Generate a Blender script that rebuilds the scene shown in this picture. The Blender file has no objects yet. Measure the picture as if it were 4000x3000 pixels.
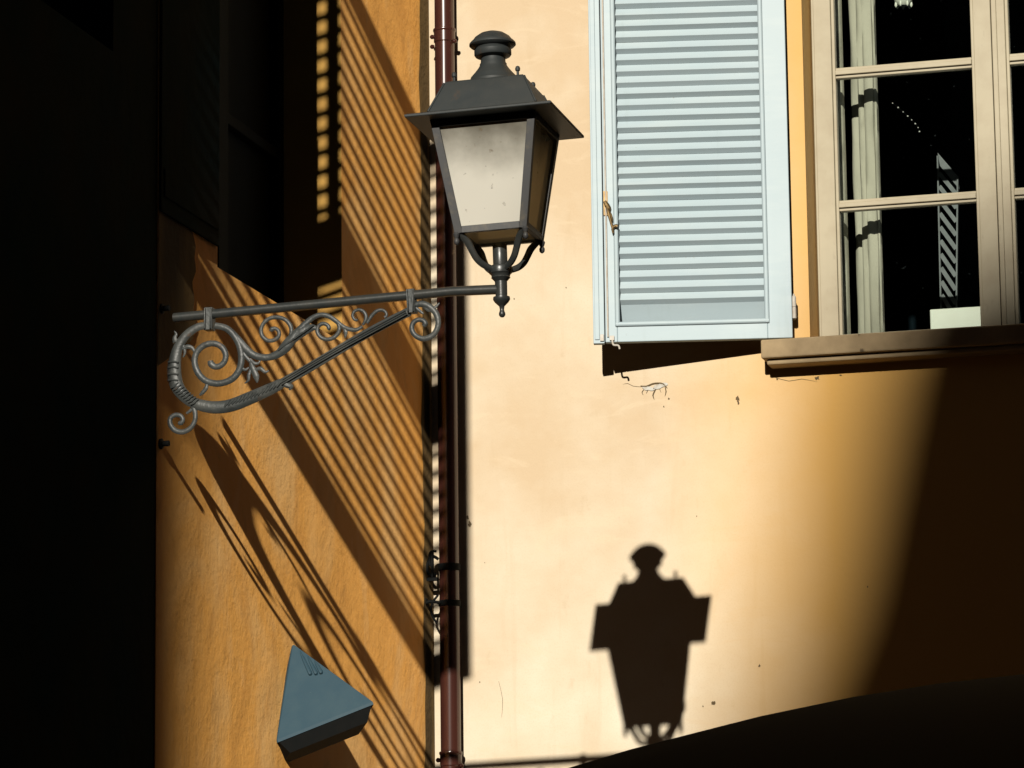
import bpy, bmesh, math, random
from mathutils import Vector, Matrix, Euler
random.seed(7)
PI = math.pi
scene = bpy.context.scene
COL = scene.collection
R = math.radians

# ------------------------------------------------------------------ mesh helper
class MB:
    def __init__(s):
        s.v = []; s.f = []; s.smooth = []
    def add(s, verts, faces, smooth=False):
        o = len(s.v)
        s.v += [Vector(p) for p in verts]
        for f in faces:
            s.f.append([i + o for i in f]); s.smooth.append(smooth)
        return s
    def quad(s, a, b, c, d):
        return s.add([a, b, c, d], [(0, 1, 2, 3)])
    def box(s, x0, x1, y0, y1, z0, z1, M=None):
        vs = [(x0,y0,z0),(x1,y0,z0),(x1,y1,z0),(x0,y1,z0),(x0,y0,z1),(x1,y0,z1),(x1,y1,z1),(x0,y1,z1)]
        if M is not None: vs = [M @ Vector(p) for p in vs]
        return s.add(vs, [(0,3,2,1),(4,5,6,7),(0,1,5,4),(1,2,6,5),(2,3,7,6),(3,0,4,7)])
    def lathe(s, prof, c=(0,0,0), n=28, cap=True, axis=None):
        vs = []; fs = []; k = len(prof)
        for i in range(n):
            a = 2*PI*i/n
            for r, z in prof:
                vs.append((c[0]+r*math.cos(a), c[1]+r*math.sin(a), c[2]+z))
        for i in range(n):
            j = (i+1) % n
            for q in range(k-1):
                fs.append((i*k+q, j*k+q, j*k+q+1, i*k+q+1))
        if cap:
            fs.append([i*k for i in range(n)][::-1]); fs.append([i*k+k-1 for i in range(n)])
        if axis is not None:
            q = Vector((0,0,1)).rotation_difference(Vector(axis).normalized())
            cc = Vector(c)
            vs = [cc + q @ (Vector(p)-cc) for p in vs]
        return s.add(vs, fs, True)
    def square_rings(s, rings, caps=(True, True)):
        """rings of (half width, z): a square pyramid / prism about the z axis"""
        vs = []; fs = []
        for h, z in rings:
            vs += [(-h,-h,z),(h,-h,z),(h,h,z),(-h,h,z)]
        for i in range(len(rings)-1):
            for j in range(4):
                k = (j+1) % 4
                fs.append((4*i+j, 4*i+k, 4*i+4+k, 4*i+4+j))
        if caps[0]: fs.append((3,2,1,0))
        if caps[1]:
            m = 4*(len(rings)-1); fs.append((m, m+1, m+2, m+3))
        return s.add(vs, fs)
    def bar(s, a, b, w, d, nrm=(0,-1,0)):
        """straight bar of rectangular section between two points"""
        a = Vector(a); b = Vector(b); t = (b-a).normalized(); n = Vector(nrm)
        n = (n - t*n.dot(t)).normalized(); u = t.cross(n)
        vs = []
        for p in (a, b):
            for su, sn in ((-1,-1),(1,-1),(1,1),(-1,1)):
                vs.append(p + u*su*w/2 + n*sn*d/2)
        return s.add(vs, [(0,1,2,3),(7,6,5,4),(0,4,5,1),(1,5,6,2),(2,6,7,3),(3,7,4,0)])
    def tube(s, pts, rad, n=10, flat=1.0, nrm=(0,-1,0), smooth_steps=6, square=False):
        """swept tube; rad = number or list; flat = depth / width along nrm"""
        P = [Vector(p) for p in pts]
        if not hasattr(rad, '__len__'): rad = [rad]*len(P)
        if smooth_steps > 1 and len(P) > 2:
            Q = []; RR = []
            for i in range(len(P)-1):
                p0 = P[max(i-1,0)]; p1 = P[i]; p2 = P[i+1]; p3 = P[min(i+2,len(P)-1)]
                for k in range(smooth_steps):
                    t = k/smooth_steps
                    Q.append(0.5*((2*p1)+(p2-p0)*t+(2*p0-5*p1+4*p2-p3)*t*t+(3*p1-p0-3*p2+p3)*t**3))
                    RR.append(rad[i]*(1-t)+rad[i+1]*t)
            Q.append(P[-1]); RR.append(rad[-1]); P = Q; rad = RR
        vs = []; fs = []; m = len(P)
        N = Vector(nrm); u_prev = None
        for i in range(m):
            t = (P[min(i+1,m-1)]-P[max(i-1,0)]).normalized()
            nn = N - t*N.dot(t)
            if nn.length < 1e-4: nn = Vector((1,0,0)) - t*t.x
            nn.normalize(); u = t.cross(nn)
            for k in range(n):
                a = 2*PI*(k+.5)/n
                ca, sa = math.cos(a), math.sin(a)
                if square:
                    e = 2.6
                    ca = math.copysign(abs(ca)**(2/e), ca); sa = math.copysign(abs(sa)**(2/e), sa)
                vs.append(P[i] + u*ca*rad[i] + nn*sa*rad[i]*flat)
        for i in range(m-1):
            for k in range(n):
                j = (k+1) % n
                fs.append((i*n+k, i*n+j, i*n+n+j, i*n+n+k))
        fs.append(list(range(n))[::-1]); fs.append([(m-1)*n+k for k in range(n)])
        return s.add(vs, fs, True)
    def build(s, name, mat, parent=None, bevel=0, angle=38, world=False):
        me = bpy.data.meshes.new(name)
        vs = s.v
        if world and parent is not None:
            inv = WM[parent].inverted(); vs = [inv @ p for p in vs]
        me.from_pydata([tuple(p) for p in vs], [], s.f)
        me.validate()
        bm = bmesh.new(); bm.from_mesh(me)
        bmesh.ops.recalc_face_normals(bm, faces=bm.faces)
        bm.to_mesh(me); bm.free()
        if any(s.smooth):
            for p in me.polygons: p.use_smooth = True
            me.set_sharp_from_angle(angle=R(angle))
        me.materials.append(mat)
        o = bpy.data.objects.new(name, me); COL.objects.link(o)
        if parent is not None: o.parent = parent
        WM[o] = WM[parent].copy() if parent is not None else Matrix.Identity(4)
        if bevel:
            b = o.modifiers.new('edge', 'BEVEL'); b.width = bevel; b.segments = 2; b.limit_method = 'ANGLE'; b.angle_limit = R(40)
        return o
WM = {}
def tag(o, label, cat, group=None):
    o['label'] = label; o['category'] = cat
    if group: o['group'] = group
    return o
def thing(name, label, cat, loc=(0,0,0), rot=(0,0,0), group=None):
    o = bpy.data.objects.new(name, None); COL.objects.link(o)
    o.location = loc; o.rotation_euler = rot; o.empty_display_size = .1
    WM[o] = Matrix.Translation(Vector(loc)) @ Euler(rot).to_matrix().to_4x4()
    return tag(o, label, cat, group)

# ------------------------------------------------------------------ materials
def mat(name, col, rough=.6, col2=None, nscale=3., namt=.5, bump=(), metallic=0, spec=.5, drough=0., stretch=(1,1,1), speck=None, detail=6, drift=None, normal_tilt=0):
    """principled paint with noise variation, optional dark specks and stacked noise bumps [(scale, strength, distance, stretch)]"""
    m = bpy.data.materials.new(name); m.use_nodes = True
    nt = m.node_tree; N = nt.nodes; Lk = nt.links
    p = N['Principled BSDF']
    p.inputs['Roughness'].default_value = rough; p.inputs['Metallic'].default_value = metallic
    p.inputs['Specular IOR Level'].default_value = spec
    if 'Diffuse Roughness' in p.inputs: p.inputs['Diffuse Roughness'].default_value = drough
    tc = N.new('ShaderNodeTexCoord')
    def mapped(st):
        mp = N.new('ShaderNodeMapping'); mp.inputs['Scale'].default_value = st
        Lk.new(tc.outputs['Object'], mp.inputs['Vector']); return mp.outputs['Vector']
    def noise(sc, st=(1,1,1), det=6, ro=.6, dist=0):
        n = N.new('ShaderNodeTexNoise'); n.inputs['Scale'].default_value = sc; n.inputs['Detail'].default_value = det
        n.inputs['Roughness'].default_value = ro; n.inputs['Distortion'].default_value = dist
        Lk.new(mapped(st), n.inputs['Vector']); return n.outputs['Fac']
    out = None
    rgb = N.new('ShaderNodeRGB'); rgb.outputs[0].default_value = (*col, 1); out = rgb.outputs[0]
    if col2 is not None:
        layers = col2 if isinstance(col2, list) else [(col2, nscale, stretch, .35, .7, namt)]
        for (c2, sc, st, lo, hi, amt, *dd) in layers:
            r = N.new('ShaderNodeMapRange'); r.inputs['From Min'].default_value = lo; r.inputs['From Max'].default_value = hi
            r.inputs['To Max'].default_value = amt
            Lk.new(noise(sc, st, detail, .6, dd[0] if dd else 0), r.inputs['Value'])
            mx = N.new('ShaderNodeMix'); mx.data_type = 'RGBA'
            Lk.new(r.outputs['Result'], mx.inputs['Factor']); Lk.new(out, mx.inputs['A']); mx.inputs['B'].default_value = (*c2, 1)
            out = mx.outputs['Result']
    if speck is not None:
        for (c2, sc, thr, st) in speck:
            r = N.new('ShaderNodeMapRange'); r.inputs['From Min'].default_value = thr; r.inputs['From Max'].default_value = thr+.05
            r.inputs['To Max'].default_value = .85
            Lk.new(noise(sc, st, 3, .5), r.inputs['Value'])
            mx = N.new('ShaderNodeMix'); mx.data_type = 'RGBA'
            Lk.new(r.outputs['Result'], mx.inputs['Factor']); Lk.new(out, mx.inputs['A']); mx.inputs['B'].default_value = (*c2, 1)
            out = mx.outputs['Result']
    if drift is not None:               # golden tint of the shadow's soft edge, painted in towards one side
        c2, x0, x1, amt = drift
        sp = N.new('ShaderNodeSeparateXYZ'); Lk.new(tc.outputs['Object'], sp.inputs[0])
        ad = N.new('ShaderNodeMath'); ad.operation = 'MULTIPLY_ADD'; ad.inputs[1].default_value = .4
        Lk.new(noise(1.1, (1,1,1), 4), ad.inputs[0]); Lk.new(sp.outputs['X'], ad.inputs[2])
        r = N.new('ShaderNodeMapRange'); r.inputs['From Min'].default_value = x0; r.inputs['From Max'].default_value = x1; r.inputs['To Max'].default_value = amt
        Lk.new(ad.outputs[0], r.inputs['Value'])
        mx = N.new('ShaderNodeMix'); mx.data_type = 'RGBA'
        Lk.new(r.outputs['Result'], mx.inputs['Factor']); Lk.new(out, mx.inputs['A']); mx.inputs['B'].default_value = (*c2, 1)
        out = mx.outputs['Result']
    Lk.new(out, p.inputs['Base Color'])
    prev = None
    for b in bump:
        sc, strg, dist = b[:3]; st = b[3] if len(b) > 3 else (1,1,1)
        bn = N.new('ShaderNodeBump'); bn.inputs['Strength'].default_value = strg; bn.inputs['Distance'].default_value = dist
        Lk.new(noise(sc, st, 5, .55), bn.inputs['Height'])
        if prev is not None: Lk.new(prev, bn.inputs['Normal'])
        prev = bn.outputs['Normal']
    if normal_tilt:                            # even tilt of the shading normal, added to catch more sun
        sp = N.new('ShaderNodeSeparateXYZ'); Lk.new(tc.outputs['Object'], sp.inputs[0])
        ml = N.new('ShaderNodeMath'); ml.operation = 'MULTIPLY'; ml.inputs[1].default_value = normal_tilt; Lk.new(sp.outputs['Y'], ml.inputs[0])
        bn = N.new('ShaderNodeBump'); bn.inputs['Strength'].default_value = 1; bn.inputs['Distance'].default_value = 1
        Lk.new(ml.outputs[0], bn.inputs['Height'])
        if prev is not None: Lk.new(prev, bn.inputs['Normal'])
        prev = bn.outputs['Normal']
    if prev is not None: Lk.new(prev, p.inputs['Normal'])
    return m

M = {}
M['cream'] = mat('cream_plaster', (.63,.485,.32), .85,
    [((.79,.72,.575), .42, (1,1,1), .44, .60, .9), ((.60,.42,.22), .8, (1,1,.7), .52, .75, .5, 1), ((.52,.38,.22), 5, (2.2,1,.22), .56, .78, .35, .6), ((.74,.60,.42), 6, (.5,1,1.6), .56, .66, .35, 1.4), ((.48,.35,.20), 13, (1,1,.6), .62, .8, .4), ((.52,.38,.23), 160, (1,1,1), .5, .8, .35)],
    bump=((35,.25,.004),(6,.2,.01)), spec=.2, speck=[((.25,.17,.08), 13, .80, (1,1,.8))], drift=((.74,.425,.125), -2.42, -1.72, 1))
M['orange'] = mat('orange_plaster', (.93,.46,.11), .9,
    [((.93,.56,.22), 1.0, (1,1,.7), .46, .62, .8, 1.5), ((.62,.28,.065), 2.3, (1,1,.8), .52, .68, .5, 1.6), ((.98,.62,.28), 2.4, (1,1,.6), .58, .64, .25, 1.2), ((.45,.22,.07), 8, (1,1,.9), .58, .75, .35, .5), ((1,.58,.18), 90, (1,1,1), .5, .75, .4, 0)],
    bump=((1.8,.26,.04,(1,1,.8)),(7,.10,.02,(1,1,.9)),(45,.34,.004),(140,.3,.002)), spec=.15, drough=1.0, normal_tilt=.072)
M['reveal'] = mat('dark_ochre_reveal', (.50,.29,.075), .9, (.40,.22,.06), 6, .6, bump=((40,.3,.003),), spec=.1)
M['grime_shade'] = mat('grime_shade_plaster', (.20,.125,.05), .95, [((.07,.05,.03), 6, (1,1,.35), .4, .65, .8)], bump=((40,.5,.005),), spec=.1, drough=1.0, normal_tilt=.06)
M['stone'] = mat('weathered_stone', (.42,.31,.18), .85, (.22,.16,.09), 7, .7, bump=((30,.4,.004),(8,.3,.01)), spec=.2, speck=[((.08,.06,.04), 22, .70, (1,1,.3))])
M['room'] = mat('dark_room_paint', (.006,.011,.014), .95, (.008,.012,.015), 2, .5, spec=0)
M['shutter'] = mat('pale_blue_paint', (.445,.535,.572), .5, [((.40,.50,.545), 3, (.4,1,1), .4, .7, .8), ((.50,.58,.60), 7, (.3,1,2), .5, .7, .6), ((.33,.40,.40), 5, (2.5,1,.25), .58, .75, .4), ((.36,.46,.50), 22, (.25,1,.5), .58, .8, .35), ((.24,.20,.14), 60, (1,1,.5), .69, .75, .5)], bump=((60,.08,.002,(.2,1,1)),), spec=.35)
M['frame'] = mat('cream_window_paint', (.44,.385,.268), .5, [((.36,.30,.20), 8, (1,1,1), .4, .7, .7), ((.22,.17,.11), 30, (1,1,.4), .62, .75, .4)], bump=((40,.12,.002,(1,1,.2)),), spec=.3)
M['brass'] = mat('old_brass', (.20,.13,.05), .45, (.05,.035,.02), 40, .8, metallic=.7)
M['hinge'] = mat('painted_hinge', (.55,.52,.46), .5, (.35,.25,.16), 30, .6)
M['iron'] = mat('dark_painted_iron', (.026,.030,.030), .34, (.05,.047,.04), 24, .7, bump=((70,.3,.0015),), spec=.6)
M['irongrey'] = mat('dusty_wrought_iron', (.038,.043,.042), .45, [((.078,.080,.073), 9, (1,1,1), .46, .70, .9), ((.018,.018,.016), 30, (1,1,1), .55, .75, .7), ((.085,.05,.03), 24, (1,1,1), .64, .7, .6)], bump=((60,.6,.003),(160,.3,.001)), spec=.5)
M['roofiron'] = mat('lantern_sheet_metal', (.028,.033,.034), .55, [((.045,.046,.042), 9, (1,1,1), .4, .7, .7), ((.07,.045,.03), 26, (1,1,.5), .64, .72, .5), ((.10,.10,.09), 60, (1,1,1), .68, .74, .5)], bump=((60,.25,.0015),(9,.2,.004)), spec=.3)
M['lframe'] = mat('lantern_frame_metal', (.045,.045,.046), .5, [((.10,.085,.06), 22, (1,1,1), .55, .75, .8)], bump=((80,.2,.001),), spec=.4)
M['pipe'] = mat('brown_gloss_paint', (.060,.019,.013), .22, [((.04,.014,.011), 10, (1,1,.3), .4, .7, .7), ((.30,.20,.12), 30, (1,1,.35), .68, .72, .9)], spec=.6)
M['blackiron'] = mat('black_iron', (.005,.006,.006), .8, (.010,.009,.008), 30, .5, spec=.12)
M['canopy'] = mat('black_canvas', (.0015,.0025,.003), .95, (.002,.003,.003), 6, .6, bump=((200,.2,.0005),), spec=.05)
M['curtain'] = mat('ivory_cloth', (.50,.46,.36), .9, [((.40,.37,.29), 14, (1,1,.35), .45, .7, .7)], bump=((45,.3,.003,(1,1,.4)),(13,.5,.010,(1,1,.8))), spec=.1)
M['flood'] = mat('blue_grey_casting', (.028,.066,.092), .55, [((.040,.080,.102), 12, (1,1,1), .4, .7, .8)], bump=((90,.25,.001),), spec=.35, speck=[((.42,.42,.36), 42, .755, (1,1,1))])
M['white'] = mat('white_enamel', (.78,.78,.66), .5, (.7,.68,.55), 8, .5)
M['reflection'] = mat('grey_reflection_paint', (.17,.18,.18), .7, (.10,.105,.10), 30, .6, bump=((60,.3,.002),))
M['bead'] = mat('pale_beads', (.6,.6,.55), .3, (.4,.4,.36), 20, .5)
M['chip'] = mat('bare_plaster', (.62,.60,.55), .95, (.35,.30,.22), 60, .7, bump=((90,.6,.003),))
M['crack'] = mat('cracked_plaster_edge', (.10,.07,.035), .95, (.2,.13,.06), 60, .6)
M['dark'] = mat('dark_green_paint', (.0025,.004,.0045), .8, (.004,.005,.005), 10, .5, spec=.05)
M['facade1'] = mat('shaded_facade', (.16,.11,.07), .9, (.10,.07,.05), 1.5, .6, bump=((20,.3,.01),))
M['facade2'] = mat('brown_facade', (.12,.085,.06), .9, (.08,.06,.045), 1.2, .6, bump=((20,.3,.01),))
M['brick'] = mat('shade_building_brick', (.20,.10,.06), .9, (.13,.07,.045), 2.5, .6, bump=((12,.4,.02),))
M['tile'] = mat('roof_tiles', (.22,.10,.06), .85, (.12,.06,.04), 4, .7, bump=((14,.5,.03,(1,6,1)),))
M['darkwall'] = mat('shade_dark_plaster', (.013,.022,.026), 1.0, (.026,.024,.020), 2.2, .7, bump=((9,.3,.02,(1,1,.7)),), spec=0)  # shade put into the colour of the left fronts and board
M['street'] = mat('street_paving', (.05,.047,.043), .85, (.035,.033,.03), 3, .7, bump=((18,.5,.01),))
M['pave'] = mat('pavement_stone', (.09,.082,.072), .85, (.06,.056,.05), 4, .7, bump=((22,.4,.008),))

def glass_mat(name, tint, refl):
    m = bpy.data.materials.new(name); m.use_nodes = True; nt = m.node_tree; N = nt.nodes; Lk = nt.links
    N.remove(N['Principled BSDF'])
    t = N.new('ShaderNodeBsdfTransparent'); t.inputs['Color'].default_value = (*tint, 1)
    g = N.new('ShaderNodeBsdfGlossy'); g.inputs['Roughness'].default_value = .02; g.inputs['Color'].default_value = (.9,.95,1,1)
    n = N.new('ShaderNodeTexNoise'); n.inputs['Scale'].default_value = 2.5
    b = N.new('ShaderNodeBump'); b.inputs['Strength'].default_value = .05; b.inputs['Distance'].default_value = .02
    Lk.new(n.outputs['Fac'], b.inputs['Height']); Lk.new(b.outputs['Normal'], g.inputs['Normal'])
    f = N.new('ShaderNodeFresnel'); f.inputs['IOR'].default_value = refl
    mx = N.new('ShaderNodeMixShader'); Lk.new(f.outputs[0], mx.inputs[0]); Lk.new(t.outputs[0], mx.inputs[1]); Lk.new(g.outputs[0], mx.inputs[2])
    dn = N.new('ShaderNodeTexNoise'); dn.inputs['Scale'].default_value = 55; dn.inputs['Detail'].default_value = 3
    tc = N.new('ShaderNodeTexCoord'); Lk.new(tc.outputs['Object'], dn.inputs['Vector'])
    dr = N.new('ShaderNodeMapRange'); dr.inputs['From Min'].default_value = .735; dr.inputs['From Max'].default_value = .80; dr.inputs['To Min'].default_value = 0; dr.inputs['To Max'].default_value = .035
    Lk.new(dn.outputs['Fac'], dr.inputs['Value'])
    dd = N.new('ShaderNodeBsdfDiffuse'); dd.inputs['Color'].default_value = (.5,.6,.62,1)
    m2 = N.new('ShaderNodeMixShader'); Lk.new(dr.outputs['Result'], m2.inputs[0]); Lk.new(mx.outputs[0], m2.inputs[1]); Lk.new(dd.outputs[0], m2.inputs[2])
    Lk.new(m2.outputs[0], N['Material Output'].inputs['Surface'])
    return m
M['glass'] = glass_mat('window_glass', (.93,.96,.95), 1.45)

def frosted_mat(name='frosted_lantern_glass', clear=0):
    """dusty frosted lantern pane: diffuse + translucent, with random dirt specks and the shade of the eave painted in towards the top"""
    m = bpy.data.materials.new(name); m.use_nodes = True; nt = m.node_tree; N = nt.nodes; Lk = nt.links
    N.remove(N['Principled BSDF'])
    tc = N.new('ShaderNodeTexCoord'); sp = N.new('ShaderNodeSeparateXYZ'); Lk.new(tc.outputs['Object'], sp.inputs[0])
    n = N.new('ShaderNodeTexNoise'); n.inputs['Scale'].default_value = 9; n.inputs['Detail'].default_value = 5; Lk.new(tc.outputs['Object'], n.inputs['Vector'])
    ad = N.new('ShaderNodeMath'); ad.operation = 'MULTIPLY_ADD'; ad.inputs[1].default_value = .16; Lk.new(n.outputs['Fac'], ad.inputs[0]); Lk.new(sp.outputs['Z'], ad.inputs[2])
    mr = N.new('ShaderNodeMapRange'); mr.inputs['From Min'].default_value = .37; mr.inputs['From Max'].default_value = .60; mr.interpolation_type = 'SMOOTHSTEP'
    Lk.new(ad.outputs[0], mr.inputs['Value'])
    n2 = N.new('ShaderNodeTexNoise'); n2.inputs['Scale'].default_value = 38; n2.inputs['Detail'].default_value = 4; Lk.new(tc.outputs['Object'], n2.inputs['Vector'])
    m2 = N.new('ShaderNodeMapRange'); m2.inputs['From Min'].default_value = .66; m2.inputs['From Max'].default_value = .74; m2.inputs['To Max'].default_value = .7
    Lk.new(n2.outputs['Fac'], m2.inputs['Value'])
    c = N.new('ShaderNodeMix'); c.data_type = 'RGBA'; c.inputs['A'].default_value = (.96,.93,.82,1); c.inputs['B'].default_value = (.15,.135,.10,1)  # darker upper colour stands for the eave's shade
    Lk.new(mr.outputs['Result'], c.inputs['Factor'])
    c2 = N.new('ShaderNodeMix'); c2.data_type = 'RGBA'; c2.inputs['B'].default_value = (.20,.15,.09,1)
    Lk.new(m2.outputs['Result'], c2.inputs['Factor']); Lk.new(c.outputs['Result'], c2.inputs['A'])
    d = N.new('ShaderNodeBsdfDiffuse'); t = N.new('ShaderNodeBsdfTranslucent')
    Lk.new(c2.outputs['Result'], d.inputs['Color'])
    tc2 = N.new('ShaderNodeMix'); tc2.data_type = 'RGBA'; tc2.blend_type = 'MULTIPLY'; tc2.inputs['Factor'].default_value = 1; tc2.inputs['B'].default_value = (1,.88,.66,1)
    Lk.new(c2.outputs['Result'], tc2.inputs['A']); Lk.new(tc2.outputs['Result'], t.inputs['Color'])
    g = N.new('ShaderNodeBsdfGlossy'); g.inputs['Roughness'].default_value = .25
    a = N.new('ShaderNodeMixShader'); a.inputs[0].default_value = .45; Lk.new(d.outputs[0], a.inputs[1]); Lk.new(t.outputs[0], a.inputs[2])
    b = N.new('ShaderNodeMixShader'); b.inputs[0].default_value = .04; Lk.new(a.outputs[0], b.inputs[1]); Lk.new(g.outputs[0], b.inputs[2])
    if clear:
        tr = N.new('ShaderNodeBsdfTransparent'); tr.inputs['Color'].default_value = (1,.86,.62,1)
        k = N.new('ShaderNodeMixShader'); k.inputs[0].default_value = clear; Lk.new(b.outputs[0], k.inputs[1]); Lk.new(tr.outputs[0], k.inputs[2]); b = k
    Lk.new(b.outputs[0], N['Material Output'].inputs['Surface'])
    return m
M['frosted'] = frosted_mat(); M['sidepane'] = frosted_mat('thin_side_glass', .42)

# ------------------------------------------------------------------ setting: street and pavement
def structure(o): o['kind'] = 'structure'; return o
g = MB(); g.quad((-400,-400,0),(400,-400,0),(400,400,0),(-400,400,0))
structure(g.build('ground', M['street']))
g = MB(); g.box(0.0, 12, -1.6, 0, .0, .14); structure(g.build('pavement', M['pave'], bevel=.015))

# ------------------------------------------------------------------ the cream house (wall facing the camera, y = 0)
WX0, WX1, WZ0, WZ1 = 1.506, 2.922, 4.245, 6.45       # window opening
house = thing('house', 'cream plastered house front lit by the sun, with a window and pale blue shutter', 'house', (3.5, 0, 0))
w = MB()
xs = [0, WX0, WX1, 9.0]; zs = [0, WZ0, WZ1, 9.5]
for i in range(3):
    for j in range(3):
        if i == 1 and j == 1: continue
        w.quad((xs[i],0,zs[j]),(xs[i+1],0,zs[j]),(xs[i+1],0,zs[j+1]),(xs[i],0,zs[j+1]))
D = .30
w.quad((WX0,0,WZ0),(WX0,D,WZ0),(WX0,D,WZ1),(WX0,0,WZ1)); w.quad((WX1,0,WZ0),(WX1,0,WZ1),(WX1,D,WZ1),(WX1,D,WZ0))
w.quad((WX0,0,WZ1),(WX0,D,WZ1),(WX1,D,WZ1),(WX1,0,WZ1)); w.quad((WX0,0,WZ0),(WX1,0,WZ0),(WX1,D,WZ0),(WX0,D,WZ0))
w.quad((9,0,0),(9,9,0),(9,9,9.5),(9,0,9.5)); w.quad((-.3,9,0),(9,9,0),(9,9,9.5),(-.3,9,9.5))
w.build('wall', M['cream'], house, world=True)
r = MB(); r.box(-.4, 9.4, -.55, 9.4, 9.5, 9.62); r.add([(-.4,-.55,9.621),(9.4,-.55,9.621),(9.4,9.4,9.621),(-.4,9.4,9.621),(-.4,4.4,11.4),(9.4,4.4,11.4)], [(0,1,5,4),(3,4,5,2),(0,4,3),(1,2,5)])
r.build('roof', M['tile'], house, world=True)
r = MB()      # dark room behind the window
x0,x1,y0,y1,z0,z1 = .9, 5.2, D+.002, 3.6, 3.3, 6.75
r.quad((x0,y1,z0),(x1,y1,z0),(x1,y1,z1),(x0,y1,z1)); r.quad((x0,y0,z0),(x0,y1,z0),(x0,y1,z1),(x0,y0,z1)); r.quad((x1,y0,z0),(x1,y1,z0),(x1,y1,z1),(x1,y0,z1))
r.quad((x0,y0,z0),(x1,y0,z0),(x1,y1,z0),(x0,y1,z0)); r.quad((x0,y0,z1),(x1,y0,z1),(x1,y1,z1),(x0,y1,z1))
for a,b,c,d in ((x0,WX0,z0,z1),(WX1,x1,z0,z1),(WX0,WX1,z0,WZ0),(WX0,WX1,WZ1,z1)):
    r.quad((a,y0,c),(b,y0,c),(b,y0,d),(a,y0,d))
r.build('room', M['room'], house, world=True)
# sill: thick stone slab with a moulding under it
s = MB(); s.box(1.338, 3.10, -.12, .19, 4.172, 4.2435)
s.box(1.355, 3.083, -.095, .0, 4.150, 4.171)
s.build('window_sill', M['stone'], house, bevel=.006, world=True)

# window: two casements with glazing bars
win = MB()
FY0, FY1 = .165, .225
win.box(WX0+.001, WX0+.012, FY0+.02, FY1+.03, WZ0, WZ1); win.box(WX1-.012, WX1-.001, FY0+.02, FY1+.03, WZ0, WZ1)
win.box(WX0+.012, WX1-.012, FY0+.02, FY1+.03, WZ1-.04, WZ1)
wf = win.build('window', M['frame'], house, bevel=.003, world=True)
def casement(a, b, left):
    c = MB(); st = .068; sl = st if left else .050
    zt = WZ1-.045; zb = WZ0+.002
    c.box(a, a+sl, FY0, FY1, zb, zt); c.box(b-st, b, FY0, FY1, zb, zt)
    c.box(a+sl, b-st, FY0, FY1, zb, zb+.052); c.box(a+sl, b-st, FY0, FY1, zt-.07, zt)
    i0, i1 = a+sl, b-st
    zl = [zb+.052, 4.808, 5.337, 5.866, zt-.07]
    # stepped bead round the glass
    for x in (i0, i1-.012): c.box(x, x+.012, FY0+.014, FY1-.01, zb+.052, zt-.07)
    for z in zl[1:-1]:
        c.box(i0+.012, i1-.012, FY0+.004, FY1-.01, z-.009, z+.009)
        c.box(i0+.012, i1-.012, FY0+.015, FY1-.012, z-.021, z-.0092); c.box(i0+.012, i1-.012, FY0+.015, FY1-.012, z+.0092, z+.021)
    o = c.build('casement', M['frame'], house, bevel=.0025, world=True)
    for q in range(4):
        p = MB(); e = .018
        p.box(i0+.011, i1-.011, FY1-.022, FY1-.018, zl[q]+(.019 if q else .0005), zl[q+1]-(.019 if q < 3 else .0005))
        p.build('pane', M['glass'], o, world=True)
mid = 2.214
casement(WX0+.013, mid-.002, True); casement(mid+.002, WX1-.013, False)
m_ = MB(); m_.box(mid+.0025, mid+.022, FY0-.012, FY0-.001, WZ0+.003, WZ1-.046); m_.build('meeting_strip', M['frame'], house, bevel=.003, world=True)

# shutter leaf, hinged on its right edge and standing a little off the wall
A = Vector((.7095, -.21, 0)); B = Vector((1.4505, -.06, 0))
ux = (B-A).normalized(); ul = (B-A).length; un = Vector((ux.y, -ux.x, 0))   # un points to the street
SM = Matrix.Translation(A) @ Matrix(((ux.x, un.x, 0, 0),(ux.y, un.y, 0, 0),(0,0,1,0),(0,0,0,1)))
ZB, ZT = 4.252, 6.42
o0, o1 = .092, ul-.094                 # louvre opening
f = MB()
f.box(.046, o0, -.018, .018, ZB, ZT, SM); f.box(o1, ul, -.018, .018, ZB, ZT, SM)
f.box(o0, o1, -.018, .018, ZB, ZB+.078, SM); f.box(o0, o1, -.018, .018, ZT-.11, ZT, SM)
sh = f.build('shutter', M['shutter'], house, bevel=.003, world=True)
f = MB()                               # round bead framing the opening
for x in (o0+.001, o1-.001):
    f.tube([SM @ Vector((x, .018, ZB+.062)), SM @ Vector((x, .018, ZT-.1))], .0095, n=12, smooth_steps=1)
f.tube([SM @ Vector((o0-.006, .018, ZB+.068)), SM @ Vector((o1+.006, .018, ZB+.068))], .0098, n=12, smooth_steps=1, nrm=(0,0,1))
f.build('bead', M['shutter'], sh, world=True)
f = MB()
pitch = .0449; z = ZB+.1485
while z < ZT-.13:
    # one louvre board: broad face sloping out and down, bevelled under its nose
    jz = [random.uniform(-.0008,.0008) for _ in range(2)]; jb = random.uniform(-.0012,.0012)
    vs = []
    for x, q in ((o0-.002, jz[0]), ((o0+o1)/2, sum(jz)/2+random.uniform(-.0006,.0006)), (o1+.002, jz[1])):
        for y_, z_ in ((-.012,.0449),(-.010,.0449),(.0072+jb,.0178),(.0080+jb,.0165),(.0072+jb,.0155),(-.0105,.0005),(-.016,.0005)):
            vs.append(SM @ Vector((x, y_, z+z_+q)))
    fs = []
    for a in (0, 7):
        for t_ in range(6): fs.append((a+t_, a+t_+1, a+t_+8, a+t_+7))
        fs.append((a+6, a, a+7, a+13))
    fs += [tuple(range(7))[::-1], tuple(range(14, 21))]
    f.add(vs, fs)
    z += pitch
f.build('louvre_panel', M['shutter'], sh, world=True)
f = MB()
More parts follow.
